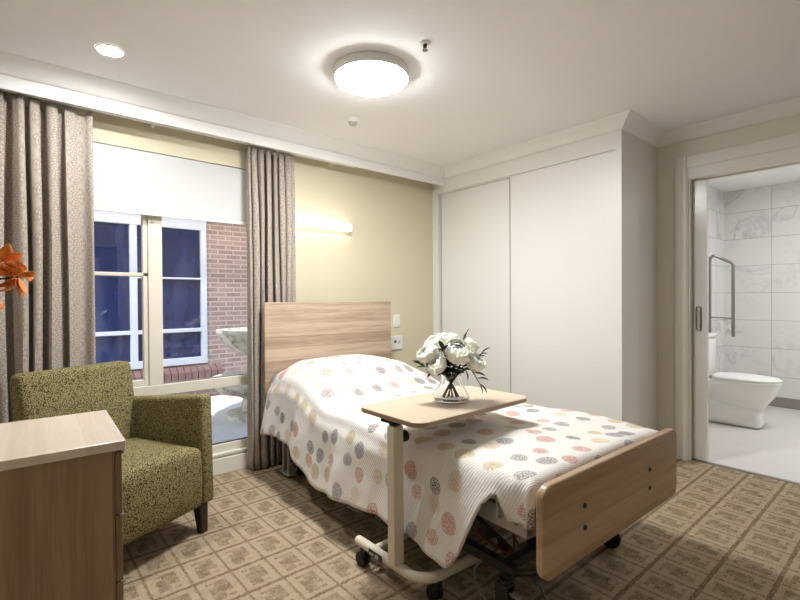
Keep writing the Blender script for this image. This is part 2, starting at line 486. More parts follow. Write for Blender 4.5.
# plaster cornice profile (distance from wall, drop)
CP = [(0, 0), (.10, 0), (.098, -.006), (.088, -.012), (.066, -.022), (.044, -.038), (.028, -.056), (.018, -.068), (.008, -.075), (0, -.075)]
def cornice(bm, p0, p1, nx, ny, e0=0, e1=0, zc=ZC):
    # run from p0 to p1 on wall plane, projecting along (nx,ny); e0/e1: mitre sign (+1 lengthens with distance)
    d = Vector((p1[0]-p0[0], p1[1]-p0[1])).normalized()
    A = []; C = []
    for (q, dz) in CP:
        A.append(bm.verts.new((p0[0]+nx*q-d.x*q*e0, p0[1]+ny*q-d.y*q*e0, zc+dz)))
        C.append(bm.verts.new((p1[0]+nx*q+d.x*q*e1, p1[1]+ny*q+d.y*q*e1, zc+dz)))
    n = len(CP)
    for i in range(n): bm.faces.new((A[i], A[(i+1) % n], C[(i+1) % n], C[i]))
    bm.faces.new(list(reversed(A))); bm.faces.new(C)
b = B(); cornice(b, (XL, YP), (XW, YP), 0, -1, -1, -1); struct('trim_1', b, M['cornice'], smooth=True)
b = B()
cornice(b, (XW, YP), (XW, YS), -1, 0, -1, 1)
cornice(b, (XW, YS), (XR, YS), 0, -1, 1, -1)
cornice(b, (XR, YS), (XR, YB), -1, 0, -1, -1)
cornice(b, (XR, YB), (XL, YB), 0, 1, -1, -1)
cornice(b, (XL, YB), (XL, YP), 1, 0, -1, -1)
struct('trim_2', b, M['cornice'], smooth=True)
# curtain pelmet board
b = B(); box(b, XL, XW, YP, YP+.018, ZP, ZC); struct('trim_3', b, M['cornice'])

# door casing
b = B()
CX = XR-.018
extr(b, [(1.188, 0), (1.272, 0), (1.272, 2.222), (.136, 2.222), (.136, 0), (.22, 0), (.22, 2.138), (1.188, 2.138)], 'x', CX, XR)
box(b, CX+.006, XR, .22, 1.188, 2.055, 2.138)
box(b, CX-.008, CX, 1.195, 1.222, 0, 2.222, .003)       # moulded bead on the side casing
o = struct('trim_4', b, M['trim']); bevel_mod(o, .003)
b = B(); box(b, XR, XR+.035, 1.178, 1.188, 0, 2.055); box(b, XR+.105, XR+.14, 1.178, 1.188, 0, 2.055)
box(b, XR, XR+.14, .22, .235, 0, 2.055); box(b, XR, XR+.04, .235, 1.178, 2.055, 2.065); box(b, XR+.1, XR+.14, .235, 1.178, 2.055, 2.065)
struct('trim_6', b, M['trim'])

# sliding bathroom door, mostly in its pocket
b = B(); box(b, XR+.05, XR+.09, 1.086, 1.96, .012, 2.05, .002)
door = struct('door_1', b, M['leaf_paint'])
b = B(); pts = rrect(1.122, 1.152, .955, 1.13, .014, 5)
tube(b, [(XR+.042, p[0], p[1]) for p in pts] + [(XR+.042, pts[0][0], pts[0][1])], .0035, 8, False)
obj('door_handle', b, M['steel'], door)
b = B(); box(b, XR+.045, XR+.049, 1.129, 1.145, .965, 1.12); obj('handle_recess', b, M['label_silver'], door, False)

# ------------------------------------------------------------------ window
FY0, FY1 = YW+.02, YW+.09
b = B()
def fbar(bm, x0, x1, z0, z1, y0=FY0, y1=FY1): box(bm, x0, x1, y0, y1, z0, z1, .003, 1)
fbar(b, WX0, WX0+.05, WZ0, WZ1); fbar(b, WX1-.05, WX1, WZ0, WZ1)
fbar(b, WX0+.05, WX1-.05, WZ1-.05, WZ1); fbar(b, WX0+.05, WX1-.05, WZ0, WZ0+.055)
win = struct('window_1', b, M['frame'], smooth=False)
b = B(); fbar(b, .683, .765, .66, WZ1-.05); obj('mullion', b, M['frame'], win, False)
b = B(); fbar(b, WX0+.05, WX1-.05, .59, .66, FY0-.004, FY1); obj('transom', b, M['frame'], win, False)
b = B(); fbar(b, WX0+.05, .683, 1.352, 1.375, FY0+.01, FY1-.01); obj('glazing_bar', b, M['frame'], win, False)
b = B()
fbar(b, WX0+.05, .655, .66, .70, FY0+.01, FY1-.02); fbar(b, .655, .683, .66, WZ1-.05, FY0+.01, FY1-.02)
obj('sash_frame', b, M['frame'], win, False)
b = B(); box(b, WX0-.0, WX1, YW-.012, FY0, .122, .142, .003); obj('window_sill', b, M['trim'], win, False)
for (x0, x1, z0, z1) in ((WX0+.05, .655, .70, 1.352), (WX0+.05, .655, 1.375, WZ1-.05), (.765, WX1-.05, .66, WZ1-.05), (WX0+.05, WX1-.05, WZ0+.055, .59)):
    b = B(); box(b, x0, x1, FY0+.033, FY0+.037, z0, z1); obj('pane', b, M['pane'], win, False)
b = B()
for z0, z1 in ((.655, .662), (WZ0+.052, WZ0+.06)): box(b, .765 if z0 > .5 else WX0+.05, WX1-.05, FY0+.02, FY0+.033, z0, z1)
obj('glazing_seal', b, M['black'], win, False)
b = B(); lathe(b, [(0, -.004), (.009, -.004), (.009, .004), (0, .004)], (.712, FY0-.003, 1.70), 12, 'y'); obj('screw_cap', b, M['label_silver'], win)

# roller blind
bl = thing('roller_blind', 'white roller blind drawn a quarter down the window, hanging between the two curtains', 'blind', (.675, YW+.006, 2.11))
b = B(); lathe(b, [(0, -.775), (.022, -.775), (.022, .775), (0, .775)], (0, -.0, 0), 20, 'x'); obj('roller_tube', b, M['blind'], bl)
b = B(); box(b, -.77, .77, -.0235, -.0215, -.365, .0); obj('blind_fabric', b, M['blind'], bl, False)
b = B(); box(b, -.77, .77, -.028, -.018, -.378, -.362, .003); obj('bottom_rail', b, M['white_plastic'], bl, False)

# ------------------------------------------------------------------ curtains
def curtain(name, x0, x1, n, amp, yc, ztop, zbot, seed, flat_end=False, label=''):
    r = random.Random(seed)
    NX = n*14; NZ = 30
    ph = [0]
    ws = [.75+.5*r.random() for _ in range(n)]
    if flat_end: ws[-1] = 1.7; ws[-2] = 1.2
    tot = sum(ws)
    bm = B(); uvl = bm.loops.layers.uv.new('UVMap')
    grid = []
    xs = []; edges = [0]
    for w in ws: edges.append(edges[-1]+w/tot)
    amps = [amp*(.8+.35*r.random()) for _ in range(n)]
    if flat_end: amps[-1] = amp*.35; amps[-2] = amp*.75
    jit = [r.uniform(-1, 1) for _ in range(n)]
    for j in range(NZ+1):
        tz = j/NZ; z = ztop+(zbot-ztop)*tz
        row = []; s = 0; prev = None
        for i in range(n):
            for k in range(14 + (1 if i == n-1 else 0)):
                q = k/14
                t = edges[i]+(edges[i+1]-edges[i])*q
                pinch = 1-.0*tz
                # pinched pleat: narrow forward fold, deep valley
                f = math.cos(2*PI*q)
                f = math.copysign(abs(f)**.75, f)
                a = amps[i]*(.55+.45*min(1, tz*5))
                x = x0+(x1-x0)*t + .012*math.sin(2*PI*q*2+jit[i])*(1 if not (flat_end and i == n-1) else .2) + .006*math.sin(tz*5+jit[i]*3)*min(1, tz*3)*(0 if (i == n-1 and q > .9) or i == 0 and q < .1 else 1)
                y = yc - a*f + .006*math.sin(tz*7+i*1.7)
                top = 0.012*max(0, f) if tz == 0 else 0
                p = Vector((x, y, z+ (top if j == 0 else 0) - (.022*max(0, -f) if j == 0 else 0)))
                if prev is not None: s += math.hypot(x-prev.x, y-prev.y)
                prev = p
                row.append((p, s))
        grid.append(row)
    V = [[bm.verts.new(p) for p, _ in row] for row in grid]
    for j in range(NZ):
        for i in range(len(V[0])-1):
            f = bm.faces.new((V[j][i], V[j][i+1], V[j+1][i+1], V[j+1][i]))
            for lp, (jj, ii) in zip(f.loops, ((j, i), (j, i+1), (j+1, i+1), (j+1, i))):
                lp[uvl].uv = (grid[NZ//2][ii][1], grid[jj][ii][0].z)
    me = bpy.data.meshes.new(name); bm.to_mesh(me); bm.free()
    o = bpy.data.objects.new(name, me); finish(o, name, M['curtain'], None, True, 80)
    m = o.modifiers.new('thick', 'SOLIDIFY'); m.thickness = .003; m.offset = 0
    tag(o, label, 'curtain', 'patterned curtains either side of the window')
    return o
curtain('curtain', -.62, .384, 15, .050, 3.142, 2.262, .012, 3, True, 'taupe medallion-patterned curtain hanging left of the window, behind the green armchair')
curtain('curtain', 1.287, 1.63, 7, .046, 3.145, 2.262, .012, 5, False, 'taupe patterned curtain gathered right of the window, beside the bed headboard')
tr = thing('curtain_track', 'slim curtain track mounted on the window wall behind the pelmet', 'curtain track', (1.0, 3.1, 2.285))
b = B(); box(b, -1.95, 1.2, .03, .05, 0, .022, .003); obj('rail', b, M['white_plastic'], tr, False)
for x in (-1.6, -.3, .5, 1.0):
    b = B(); box(b, x, x+.02, .05, .1245, .004, .018, .002); obj('bracket', b, M['white_plastic'], tr, False)

# ------------------------------------------------------------------ wardrobe
wd = thing('wardrobe', 'white built-in wardrobe with two tall sliding doors on the right of the bed', 'wardrobe', (XW, YS, 0))
b = B()
L = YW-YS
box(b, 0, .608, 0, .018, 0, ZC-.002)                   # end panel
box(b, 0, .608, L-.08, L-.002, 0, ZC-.002)             # filler by the window wall
box(b, 0, .608, .018, L-.08, 2.215, ZC-.002)           # bulkhead
box(b, .03, .608, .018, L-.08, 0, .05)                 # plinth
box(b, .59, .608, .018, L-.08, .05, 2.215)             # back
box(b, 0.0, .03, .018, .038, 0, 2.215)
obj('body', b, M['wardrobe'], wd, False)
for (y0, y1, xo) in ((.038, .918, .004), (.900, L-.083, .034)):
    b = B(); box(b, xo, xo+.014, y0, y1, .02, 2.205, .0015, 1)
    d = obj('door_panel', b, M['wardrobe'], wd, False)
    b = B(); yy = y1-.010 if y0 < .5 else y1-.012
    box(b, xo-.006, xo, yy, yy+.010, .02, 2.205, .002); obj('edge_trim', b, M['label_silver'], d, False)
for za, zb in ((2.206, 2.214), (0, .018)):
    b = B(); box(b, .012, .05, .038, L-.083, za, zb); obj('track', b, M['trim'], wd, False)

# ------------------------------------------------------------------ ceiling fittings
cl = thing('ceiling_light', 'large round white ceiling light glowing in the middle of the ceiling', 'ceiling light', (1.490, 1.965, ZC))
b = B(); lathe(b, [(0, 0), (.196, 0), (.200, -.008), (.200, -.042), (.194, -.047), (.188, -.042)], n=64); obj('housing', b, M['white_plastic'], cl)
M['lamp'] = emit('lamp_glow', (.965, .985, 1.0), 38.0)
b = B(); lathe(b, [(.189, -.042), (.189, -.049), (.183, -.056), (.15, -.062), (.08, -.065), (0, -.066)], n=64); obj('diffuser', b, M['lamp'], cl)
M['spot'] = emit('downlight_glow', (.97, .985, 1.0), 200.0)
M['bath_spot'] = emit('bathroom_downlight_glow', (.97, .98, 1.0), 120.0)
M['rear_fill'] = emit('rear_fill_glow', (.97, .985, 1.0), 45.0)  # for unseen downlights added behind the viewer to lift the ambient light
def downlight(x, y, label, grp, mat=None, r=.05):
    t = thing('downlight', label, 'downlight', (x, y, ZC), 0, grp)
    b = B(); lathe(b, [(r*.86, -.001), (r*.86, -.004), (r*1.1, -.007), (r*1.2, -.004), (r*1.22, -.0005)], n=32); obj('ring', b, M['white_plastic'], t)
    b = B(); lathe(b, [(r*.87, -.003), (r*.5, -.006), (0, -.007)], n=32); obj('lens', b, mat or M['spot'], t)
    return t
downlight(.395, 2.612, 'small glowing downlight in the ceiling near the left curtain', 'downlights of the bedroom')
downlight(2.3, -.4, 'unseen downlight added for ambient fill in the ceiling behind the viewer, nearer the bathroom wall', 'downlights of the bedroom', M['rear_fill'])
downlight(.2, -.9, 'unseen downlight added for ambient fill in the ceiling behind the viewer, nearer the left wall', 'downlights of the bedroom', M['rear_fill'])
downlight(4.9, .6, 'glowing downlight in the bathroom ceiling in front of the toilet', 'downlights of the bathroom', M['bath_spot'], .07)
downlight(5.6, -.3, 'glowing downlight at the hidden end of the bathroom ceiling', 'downlights of the bathroom', M['bath_spot'], .07)

sd = thing('smoke_detector', 'small white domed smoke detector on the ceiling beyond the round light', 'smoke detector', (1.79, 2.57, ZC))
b = B(); lathe(b, [(0, 0), (.042, 0), (.043, -.012), (.036, -.02), (.030, -.024)], n=32); obj('base', b, M['white_plastic'], sd)
b = B(); lathe(b, [(.03, -.022), (.028, -.036), (.016, -.044), (0, -.045)], n=32); obj('dome', b, M['label_silver'], sd)
sp = thing('fire_sprinkler', 'small metal fire sprinkler head in the ceiling right of the round light', 'sprinkler', (1.525, 1.589, ZC))
b = B(); lathe(b, [(0, 0), (.026, 0), (.026, -.004), (.012, -.010), (.010, -.003)], n=28); obj('flange', b, M['white_plastic'], sp)
b = B(); lathe(b, [(0, -.006), (.009, -.008), (.009, -.02), (0, -.022)], n=16); tube(b, [(-.009, 0, -.018), (-.010, 0, -.026), (0, 0, -.034), (.010, 0, -.026), (.009, 0, -.018), (-.009, 0, -.018)], .002, 8)
obj('body', b, M['dark_metal'], sp)
b = B(); lathe(b, [(0, -.034), (.013, -.034), (.013, -.036), (0, -.037)], n=20); obj('deflector', b, M['steel'], sp)

# bed reading strip light
st = thing('wall_light', 'slim white strip light glowing on the wall above the headboard', 'wall light', (1.89, YW, 1.79))
b = B(); box(b, -.30, .30, -.03, 0, -.022, .022, .004); obj('housing', b, M['white_plastic'], st, False)
M['strip'] = emit('strip_glow', (1.0, .93, .80), 1.8)
b = B(); box(b, -.292, .285, -.064, -.031, -.031, .031, .01, 3); obj('diffuser', b, M['strip'], st)
for xa, xb in ((.285, .30), (-.30, -.292)):
    b = B(); box(b, xa, xb, -.064, -.034, -.028, .028, .003); obj('end_cap', b, M['white_plastic'], st)

# switches
s1 = thing('light_switch', 'white upright light switch plate on the wall, above the call point', 'switch', (2.709, YW, 1.0))
b = B(); box(b, -.038, .038, -.010, 0, -.058, .058, .004); obj('plate', b, M['white_plastic'], s1, False)
b = B(); box(b, -.010, .010, -.016, -.009, -.018, .018, .003); obj('rocker', b, M['white_plastic'], s1, False)
s2 = thing('nurse_call_point', 'square white nurse call point with a teal button, right of the headboard', 'call button', (2.706, YW, .80))
b = B(); box(b, -.068, .068, -.014, 0, -.062, .062, .005); obj('plate', b, M['white_plastic'], s2, False)
b = B(); lathe(b, [(0, -.022), (.011, -.022), (.013, -.013), (0, -.013)], (-.022, 0, .012), 20, 'y'); obj('button', b, M['teal'], s2)
b = B(); box(b, .018, .034, -.017, -.013, -.006, .022, .001); obj('socket', b, M['label_silver'], s2, False)

# ------------------------------------------------------------------ bed
bed = thing('hospital_bed', 'adjustable care bed with oak headboard and footboard on a grey steel frame', 'bed', (1.848, 1.9, 0), math.radians(-2.6))
b = B(); extr(b, rrect(-.55, .532, .30, 1.182, .012, 3), 'y', 1.085, 1.115); hb = obj('headboard', b, M['oak_h'], bed, False); bevel_mod(hb, .003)
b = B(); extr(b, rrect(-.52, .52, .315, .615, .045, 8), 'y', -.012, .018); fb = obj('footboard', b, M['oak_foot'], bed, True, 30); bevel_mod(fb, .007, 3); fb.location = (-.034, -1.118, 0); fb.rotation_euler = (0, 0, math.radians(1.4))
for x in (-.28, .232):
    for z in (.420, .495):
        b = B(); lathe(b, [(0, -.006), (.008, -.005), (.009, 0), (0, .001)], (x, -.012, z), 16, 'y'); obj('bolt', b, M['dark_metal'], fb)
b = B()
for s in (-1, 1):   # C-channel side rails
    x = s*.455
    box(b, x-.02, x+.02, -1.02, 1.05, .452, .458); box(b, x-.02, x+.02, -1.02, 1.05, .385, .391); box(b, x+s*.014, x+s*.02, -1.02, 1.05, .391, .452)
for y in (-1.0, -.55, 0, .5, 1.02): box(b, -.45, .45, y-.02, y+.02, .41, .45)
box(b, -.30, -.26, -1.098, -.98, .38, .47); box(b, .26, .30, -1.098, -.98, .38, .47)
box(b, -.30, -.26, .98, 1.085, .38, .47); box(b, .26, .30, .98, 1.085, .38, .47)
obj('deck_frame', b, M['grey_metal'], bed, False)
b = B()
for k in range(14): y = -.97+k*.148; box(b, -.455, .455, y, y+.06, .459, .465)
obj('mattress_slats', b, M['grey_metal'], bed, False)
b = B(); tube(b, [(-.475, -.98, .42), (-.495, -.98, .43), (-.495, -.98, .50), (-.495, -.97, .515), (-.495, -.92, .515), (-.495, -.91, .50), (-.495, -.91, .43), (-.475, -.91, .42)], .005, 8); obj('mattress_retainer', b, M['grey_metal'], bed)
b = B(); box(b, -.36, -.32, -.87, .94, .132, .172, .004); box(b, .32, .36, -.87, .94, .132, .172, .004)
for y in (-.82, .88): box(b, -.32, .32, y-.02, y+.02, .132, .172, .004)
obj('base_frame', b, M['dark_metal'], bed, False)
for s in (-1, 1):
    b = B()
    x = s*.27
    def bar(y0, z0, y1, z1, w=.02, t=.012):
        d = Vector((0, y1-y0, z1-z0)).normalized(); n = Vector((0, -d.z, d.y))*w
        P = []
        for (yy, zz) in ((y0, z0), (y1, z1)):
            for sx in (-t, t):
                for sn in (-1, 1): P.append((x+sx, yy+n.y*sn, zz+n.z*sn))
        vs = [P[0], P[2], P[4], P[6], P[1], P[3], P[5], P[7]]
        hexa(b, vs, .002, 1)
    bar(-.78, .17, -.12, .40); bar(.06, .17, .74, .40)
    obj('lift_arm', b, M['dark_metal'], bed, False)
for yy, zq in ((-.72, .19), (.12, .19), (-.30, .345)):
    b = B(); tube(b, [(-.30, yy, zq), (.30, yy, zq)], .016, 12); obj('cross_tube', b, M['grey_metal'], bed)
b = B(); tube(b, [(-.43, -1.0, .215), (.43, -1.0, .215)], .014, 12); tube(b, [(-.34, -1.0, .215), (-.34, -.85, .14)], .012, 10); tube(b, [(.34, -1.0, .215), (.34, -.85, .14)], .012, 10); obj('brake_bar', b, M['dark_metal'], bed)
b = B(); box(b, -.07, .07, -.50, -.26, .19, .28, .015, 3); tube(b, [(0, -.28, .23), (0, .10, .22)], .02, 14); obj('lift_motor', b, M['black'], bed)
for (x, y) in ((-.34, -.85), (.34, -.85), (-.34, .92), (.34, .92)):
    sx = 1 if x > 0 else -1
    xw = x+sx*.04
    b = B(); lathe(b, [(0, .135), (.022, .135), (.022, .118), (0, .118)], (xw, y, 0), 20)
    box(b, xw-.026, xw-.02, y-.03, y+.03, .045, .12, .004); box(b, xw+.02, xw+.026, y-.03, y+.03, .045, .12, .004); box(b, xw-.026, xw+.026, y-.028, y+.028, .112, .122, .004)
    box(b, min(x, xw), max(x, xw), y-.015, y+.015, .125, .145)
    c = obj('castor', b, M['dark_metal'], bed)
    b = B(); lathe(b, [(0, -.016), (.03, -.016), (.046, -.014), (.052, -.007), (.052, .007), (.046, .014), (.03, .016), (0, .016)], (xw, y-.01, .052), 32, 'x'); obj('wheel', b, M['rubber'], c)
    b = B(); lathe(b, [(0, -.030), (.008, -.030), (.008, .030), (0, .030)], (xw, y-.01, .052), 12, 'x'); box(b, xw-.014, xw+.014, y-.07, y-.028, .088, .098, .003); obj('brake_pedal', b, M['grey_metal'], c)
# cables under the bed
def bez(pts, n=10):
    out = []
    P = [Vector(p) for p in pts]; P = [P[0]*2-P[1]]+P+[P[-1]*2-P[-2]]
    for i in range(1, len(P)-2):
        for k in range(n):
            t = k/n
            out.append(.5*((2*P[i])+(-P[i-1]+P[i+1])*t+(2*P[i-1]-5*P[i]+4*P[i+1]-P[i+2])*t*t+(-P[i-1]+3*P[i]-3*P[i+1]+P[i+2])*t**3))
    out.append(P[-2]); return out
b = B(); tube(b, bez([(-.05, -.45, .22), (-.2, -.62, .13), (-.30, -.74, .17), (-.39, -.70, .10), (-.42, -.82, .03), (-.33, -.95, .012), (-.2, -.9, .012), (-.1, -.7, .1), (-.04, -.5, .2)]), .005, 8); obj('power_cable', b, M['hose'], bed)
b = B(); tube(b, bez([(-.02, -.5, .24), (-.15, -.70, .2), (-.28, -.80, .175), (-.31, -.72, .195), (-.25, -.60, .185), (-.05, -.48, .21)]), .005, 8); obj('motor_cable', b, M['red_cable'], bed)
b = B(); tube(b, bez([(-.45, .25, .42), (-.55, .17, .30), (-.565, .05, .19), (-.54, -.10, .17), (-.46, -.16, .28), (-.42, -.18, .41)]), .006, 8); obj('cable_loop', b, M['hose'], bed)
b = B(); box(b, -.47, -.45, .98, 1.0, .03, .41, .003); box(b, -.47, -.45, .90, .92, .03, .41, .003); box(b, -.48, -.44, .89, 1.01, .02, .03, .003); obj('head_support', b, M['grey_metal'], bed, False)

# mattress
mt = B(); box(mt, -.485, .485, -1.02, 1.04, .466, .575, .03, 4)
mo = obj('mattress', mt, M['mattress'], None, True, 60, loc=(1.848, 1.9, 0), rotz=math.radians(-2.6))
tag(mo, 'pale mattress lying on the care bed beneath the spotted quilt', 'mattress')

# quilt
def sm(a, b_, x):
    t = min(1, max(0, (x-a)/(b_-a))); return t*t*(3-2*t)
def quilt():
    bm = B(); uvl = bm.loops.layers.uv.new('UVMap')
    NS, NTt = 96, 110
    y_foot, y_head = -1.035, 1.065
    W = .515; R = .05
    def hem(y, left):
        # length of the side drop below the top
        base = .36 if left else .30
        h = base + .025*math.sin(y*3.1+.6) + .012*math.sin(y*7.7)
        if left:
            h += .035*math.exp(-((y+.74)/.16)**2)
            if y < -.72: h = h*(1-sm(.72, .935, -y)) + .045*sm(.72, .935, -y) + .085*sm(.94, .965, -y)
        elif y < -.75: h = h*(1-sm(.75, .95, -y)) + .12*sm(.75, .95, -y)
        return h
    rows = []
    foot_drop = .118
    for j in range(NTt+1):
        t = j/NTt
        Lt = (y_head-y_foot)+foot_drop
        a = t*Lt-foot_drop            # distance along; negative = hanging at the foot
        row = []
        for i in range(NS+1):
            s = i/NS*2-1
            left = s < 0
            y = y_foot+max(a, 0)
            H = hem(y, left)
            W = .515 if left else .495
            tot = W + H
            d = abs(s)*tot
            if abs(s)*tot > W: pass
            sgn = -1 if left else 1
            # top height with the pillow under it
            xx = sgn*min(d, W)
            px = sm(-.60, -.30, xx)*(1-sm(.02, .50, xx)*.75)*sm(.56, .42, xx)
            py = sm(.28, .66, y)*(1-.30*sm(.93, 1.06, y))
            hump = .185*py*(.35+.65*px)
            if xx > .3: hump *= (1-.55*sm(.3, .52, xx))
            top = .602 + hump + .007*math.sin(xx*9+y*4)*math.sin(y*6) + .010*mn.noise(Vector((xx*4, y*4, .3)))
            top -= .012*sm(.25, .5, abs(xx))*(1-py)
            if d <= W-R: x = sgn*d; z = top
            else:
                q = d-(W-R)
                La = R*PI/2
                if q < La:
                    an = q/R; x = sgn*((W-R)+R*math.sin(an)); z = top-R*(1-math.cos(an))
                else:
                    dn = q-La
                    fl = (.02 + .055*(dn/.33)**1.3*(1.0 if left else .6))*(1-.9*sm(.93, .97, -y))
                    wave = .012*math.sin(y*13+1.1)*min(1, dn/.2) + .008*math.sin(y*27)*min(1, dn/.25)
                    x = sgn*(W + fl*min(1, dn/.05)*1.0 + wave); z = top-R-dn
                    # keep clear of the over-bed table's post on this side
                    if left: x += .028*math.exp(-((y+.47)/.16)**2)*min(1, dn/.1)
            if a < 0:       # foot end turned down and tucked in
                dr = -a; rf = .05
                if dr < rf*PI/2:
                    an = dr/rf; fd = rf*(1-math.cos(an)); y = y_foot-rf*.5*math.sin(an)
                else: fd = rf+(dr-rf*PI/2); y = y_foot-rf*.5+.03*sm(.08, .17, dr)
                sd = top-z; k_ = .02; hmx = max(sd, fd)+k_*max(0, 1-abs(sd-fd)/k_)**2*.25
                z = top-hmx
                x *= 1-.08*(dr/foot_drop)**1.5
            else:
                # round the corners in plan at the foot
                x *= 1-.04*math.exp(-(a/.06)**2)*(abs(x)/W)**4 if abs(x) < W*1.3 else 1
            nz = .004*mn.noise(Vector((x*14, y*14, z*14)))
            row.append((Vector((x+nz, y, z+nz)), (sgn*d, a)))
        rows.append(row)
    V = [[bm.verts.new(p) for p, _ in r] for r in rows]
    for j in range(NTt):
        for i in range(NS):
            f = bm.faces.new((V[j][i], V[j][i+1], V[j+1][i+1], V[j+1][i]))
            for lp, (jj, ii) in zip(f.loops, ((j, i), (j, i+1), (j+1, i+1), (j+1, i))): lp[uvl].uv = rows[jj][ii][1]
    me = bpy.data.meshes.new('quilt'); bm.to_mesh(me); bm.free()
    o = bpy.data.objects.new('quilt', me); finish(o, 'quilt', M['quilt'], None, True, 180)
    m = o.modifiers.new('thick', 'SOLIDIFY'); m.thickness = .012; m.offset = -.2
    o.location = (1.848, 1.9, 0); o.rotation_euler = (0, 0, math.radians(-2.6))
    tag(o, 'white quilt with grey, pink and olive dandelion spots draped over the bed', 'quilt')
quilt()

# ------------------------------------------------------------------ over-bed table
tb = thing('overbed_table', 'oak-topped over-bed table on a cream metal post, reaching across the bed', 'table', (1.2, 1.44, 0), 0)
b = B(); extr(b, rrect(-.035, .69, -.182, .222, .055, 10), 'z', .709, .731)
top = obj('tabletop', b, M['oak_table'], tb, True, 30); bevel_mod(top, .003)
b = B(); o1 = rrect(-.0365, .6915, -.1835, .2235, .0565, 10); extr(b, o1, 'z', .712, .7285); obj('edge_band', b, M['oak_edge'], top, True, 30)
b = B(); box(b, -.026, .026, -.022, .022, .12, .684, .004); obj('post', b, M['cream_metal'], tb, False)
b = B(); box(b, -.019, .019, -.016, .016, .684, .70, .002); box(b, -.02, .56, -.03, -.005, .692, .709, .002); box(b, -.02, .56, .045, .07, .692, .709, .002); box(b, -.02, .02, -.03, .07, .69, .708, .002); obj('inner_post', b, M['dark_metal'], tb, False)
b = B(); lathe(b, [(0, .0), (.008, .0), (.008, .012), (.020, .014), (.024, .018), (.024, .03), (.019, .034), (0, .034)], (.026, -.0, .632), 24, 'x'); obj('knob', b, M['black'], tb)
b = B()
pts = [(.012, .275, .1)] + [(.012, y, .1) for y in (.2, .1, 0, -.05)] + arc((.102, -.062, .1), .09, PI, 1.5*PI, 8) + [(.25, -.16, .1), (.5, -.185, .1), (.74, -.21, .1)]
tube(b, pts, .021, 16); lathe(b, [(0, .012), (.018, .011), (.021, .0), (.0, .0)], (.012, .275, .1), 16, 'y')
obj('base_tube', b, M['cream_metal'], tb)
b = B(); tube(b, [(.02, .17, .1), (.74, .17, .1)], .016, 12); obj('cross_tube', b, M['cream_metal'], tb)
b = B(); box(b, -.0145, -.0105, .08, .17, .087, .116, .001); obj('label_plate', b, M['black'], tb, False)
b = B(); box(b, -.0165, -.0145, .10, .122, .094, .108); box(b, -.0165, -.0145, .135, .160, .097, .104); obj('label_print', b, M['label_silver'], tb, False)
for (x, y) in ((.012, .235), (.085, -.15), (.70, -.205), (.70, .17)):
    b = B(); box(b, x-.015, x+.015, y-.018, y+.018, .05, .082, .004); c = obj('castor', b, M['black'], tb, False)
    for sx in (-1, 1):
        b = B(); lathe(b, [(0, -.009), (.028, -.009), (.031, -.005), (.031, .005), (.028, .009), (0, .009)], (x+sx*.013, y+.012, .031), 24, 'x'); obj('wheel', b, M['rubber'], c)

# ------------------------------------------------------------------ glass vase with white flowers
VX, VY, VZ = 1.545, 1.452, .7315
va = thing('vase', 'squat clear glass vase holding the white bouquet on the over-bed table', 'vase', (VX, VY, VZ))
b = B()
prof_o = [(0, 0), (.060, 0), (.076, .006), (.082, .018), (.079, .032), (.066, .056), (.050, .080), (.042, .098), (.043, .112), (.048, .122)]
prof_i = [(.045, .122), (.040, .112), (.039, .098), (.046, .080), (.062, .056), (.074, .033), (.077, .020), (.070, .011), (.05, .008), (0, .008)]
lathe(b, prof_o+prof_i, n=48); obj('glass_body', b, M['glass'], va)
CR = Vector((.7603, -.6497, 0)); CD = Vector((.6497, .7603, 0))    # sideways and away directions used to spread the stems
def spread(dx, dd, dz): return CR*dx + CD*dd + Vector((0, 0, dz))

def blossom_mesh(bm, c, r, up, seed):
    # a peony head: shells of cupped petals, each a patch of a slightly larger sphere than the shell inside it
    R = random.Random(seed)
    c = Vector(c); q = Vector(up).normalized().to_track_quat('Z', 'Y')
    for (rr, n, top, half, open_) in ((.42, 4, .10, 60, .0), (.58, 5, .22, 52, .02), (.74, 6, .42, 46, .05), (.88, 7, .66, 40, .10), (1.0, 8, .95, 36, .20)):
        a0 = R.uniform(0, 6.28)
        for k in range(n):
            az = a0 + 2*PI*k/n + R.uniform(-.12, .12); hw_ = math.radians(half)*R.uniform(.9, 1.1)
            pt = top*R.uniform(.8, 1.15)*1.0 ; rad0 = r*rr*R.uniform(.95, 1.05)
            NU, NV = 8, 8; G = []
            for v in range(NV+1):
                tv = v/NV; row = []
                for u_ in range(NU+1):
                    tu = u_/NU*2-1
                    edge = pt + .42*abs(tu)**3 + .05*math.sin(tu*7+k)          # rounded, slightly frilled rim
                    pol = 2.75 + (edge-2.75)*tv
                    w_ = hw_*(.35+.65*math.sin(min(1, tv*1.25)*PI/2))
                    a2 = az + tu*w_
                    rad = rad0*(1 + open_*tv**3 + .035*math.sin(tu*5+k*1.7)*tv) + r*.035*tu
                    row.append(Vector((rad*math.sin(pol)*math.cos(a2), rad*math.sin(pol)*math.sin(a2), rad*math.cos(pol)*.86)))
                G.append([bm.verts.new(c+q @ p) for p in row])
            for v in range(NV):
                for u_ in range(NU): bm.faces.new((G[v][u_], G[v][u_+1], G[v+1][u_+1], G[v+1][u_]))

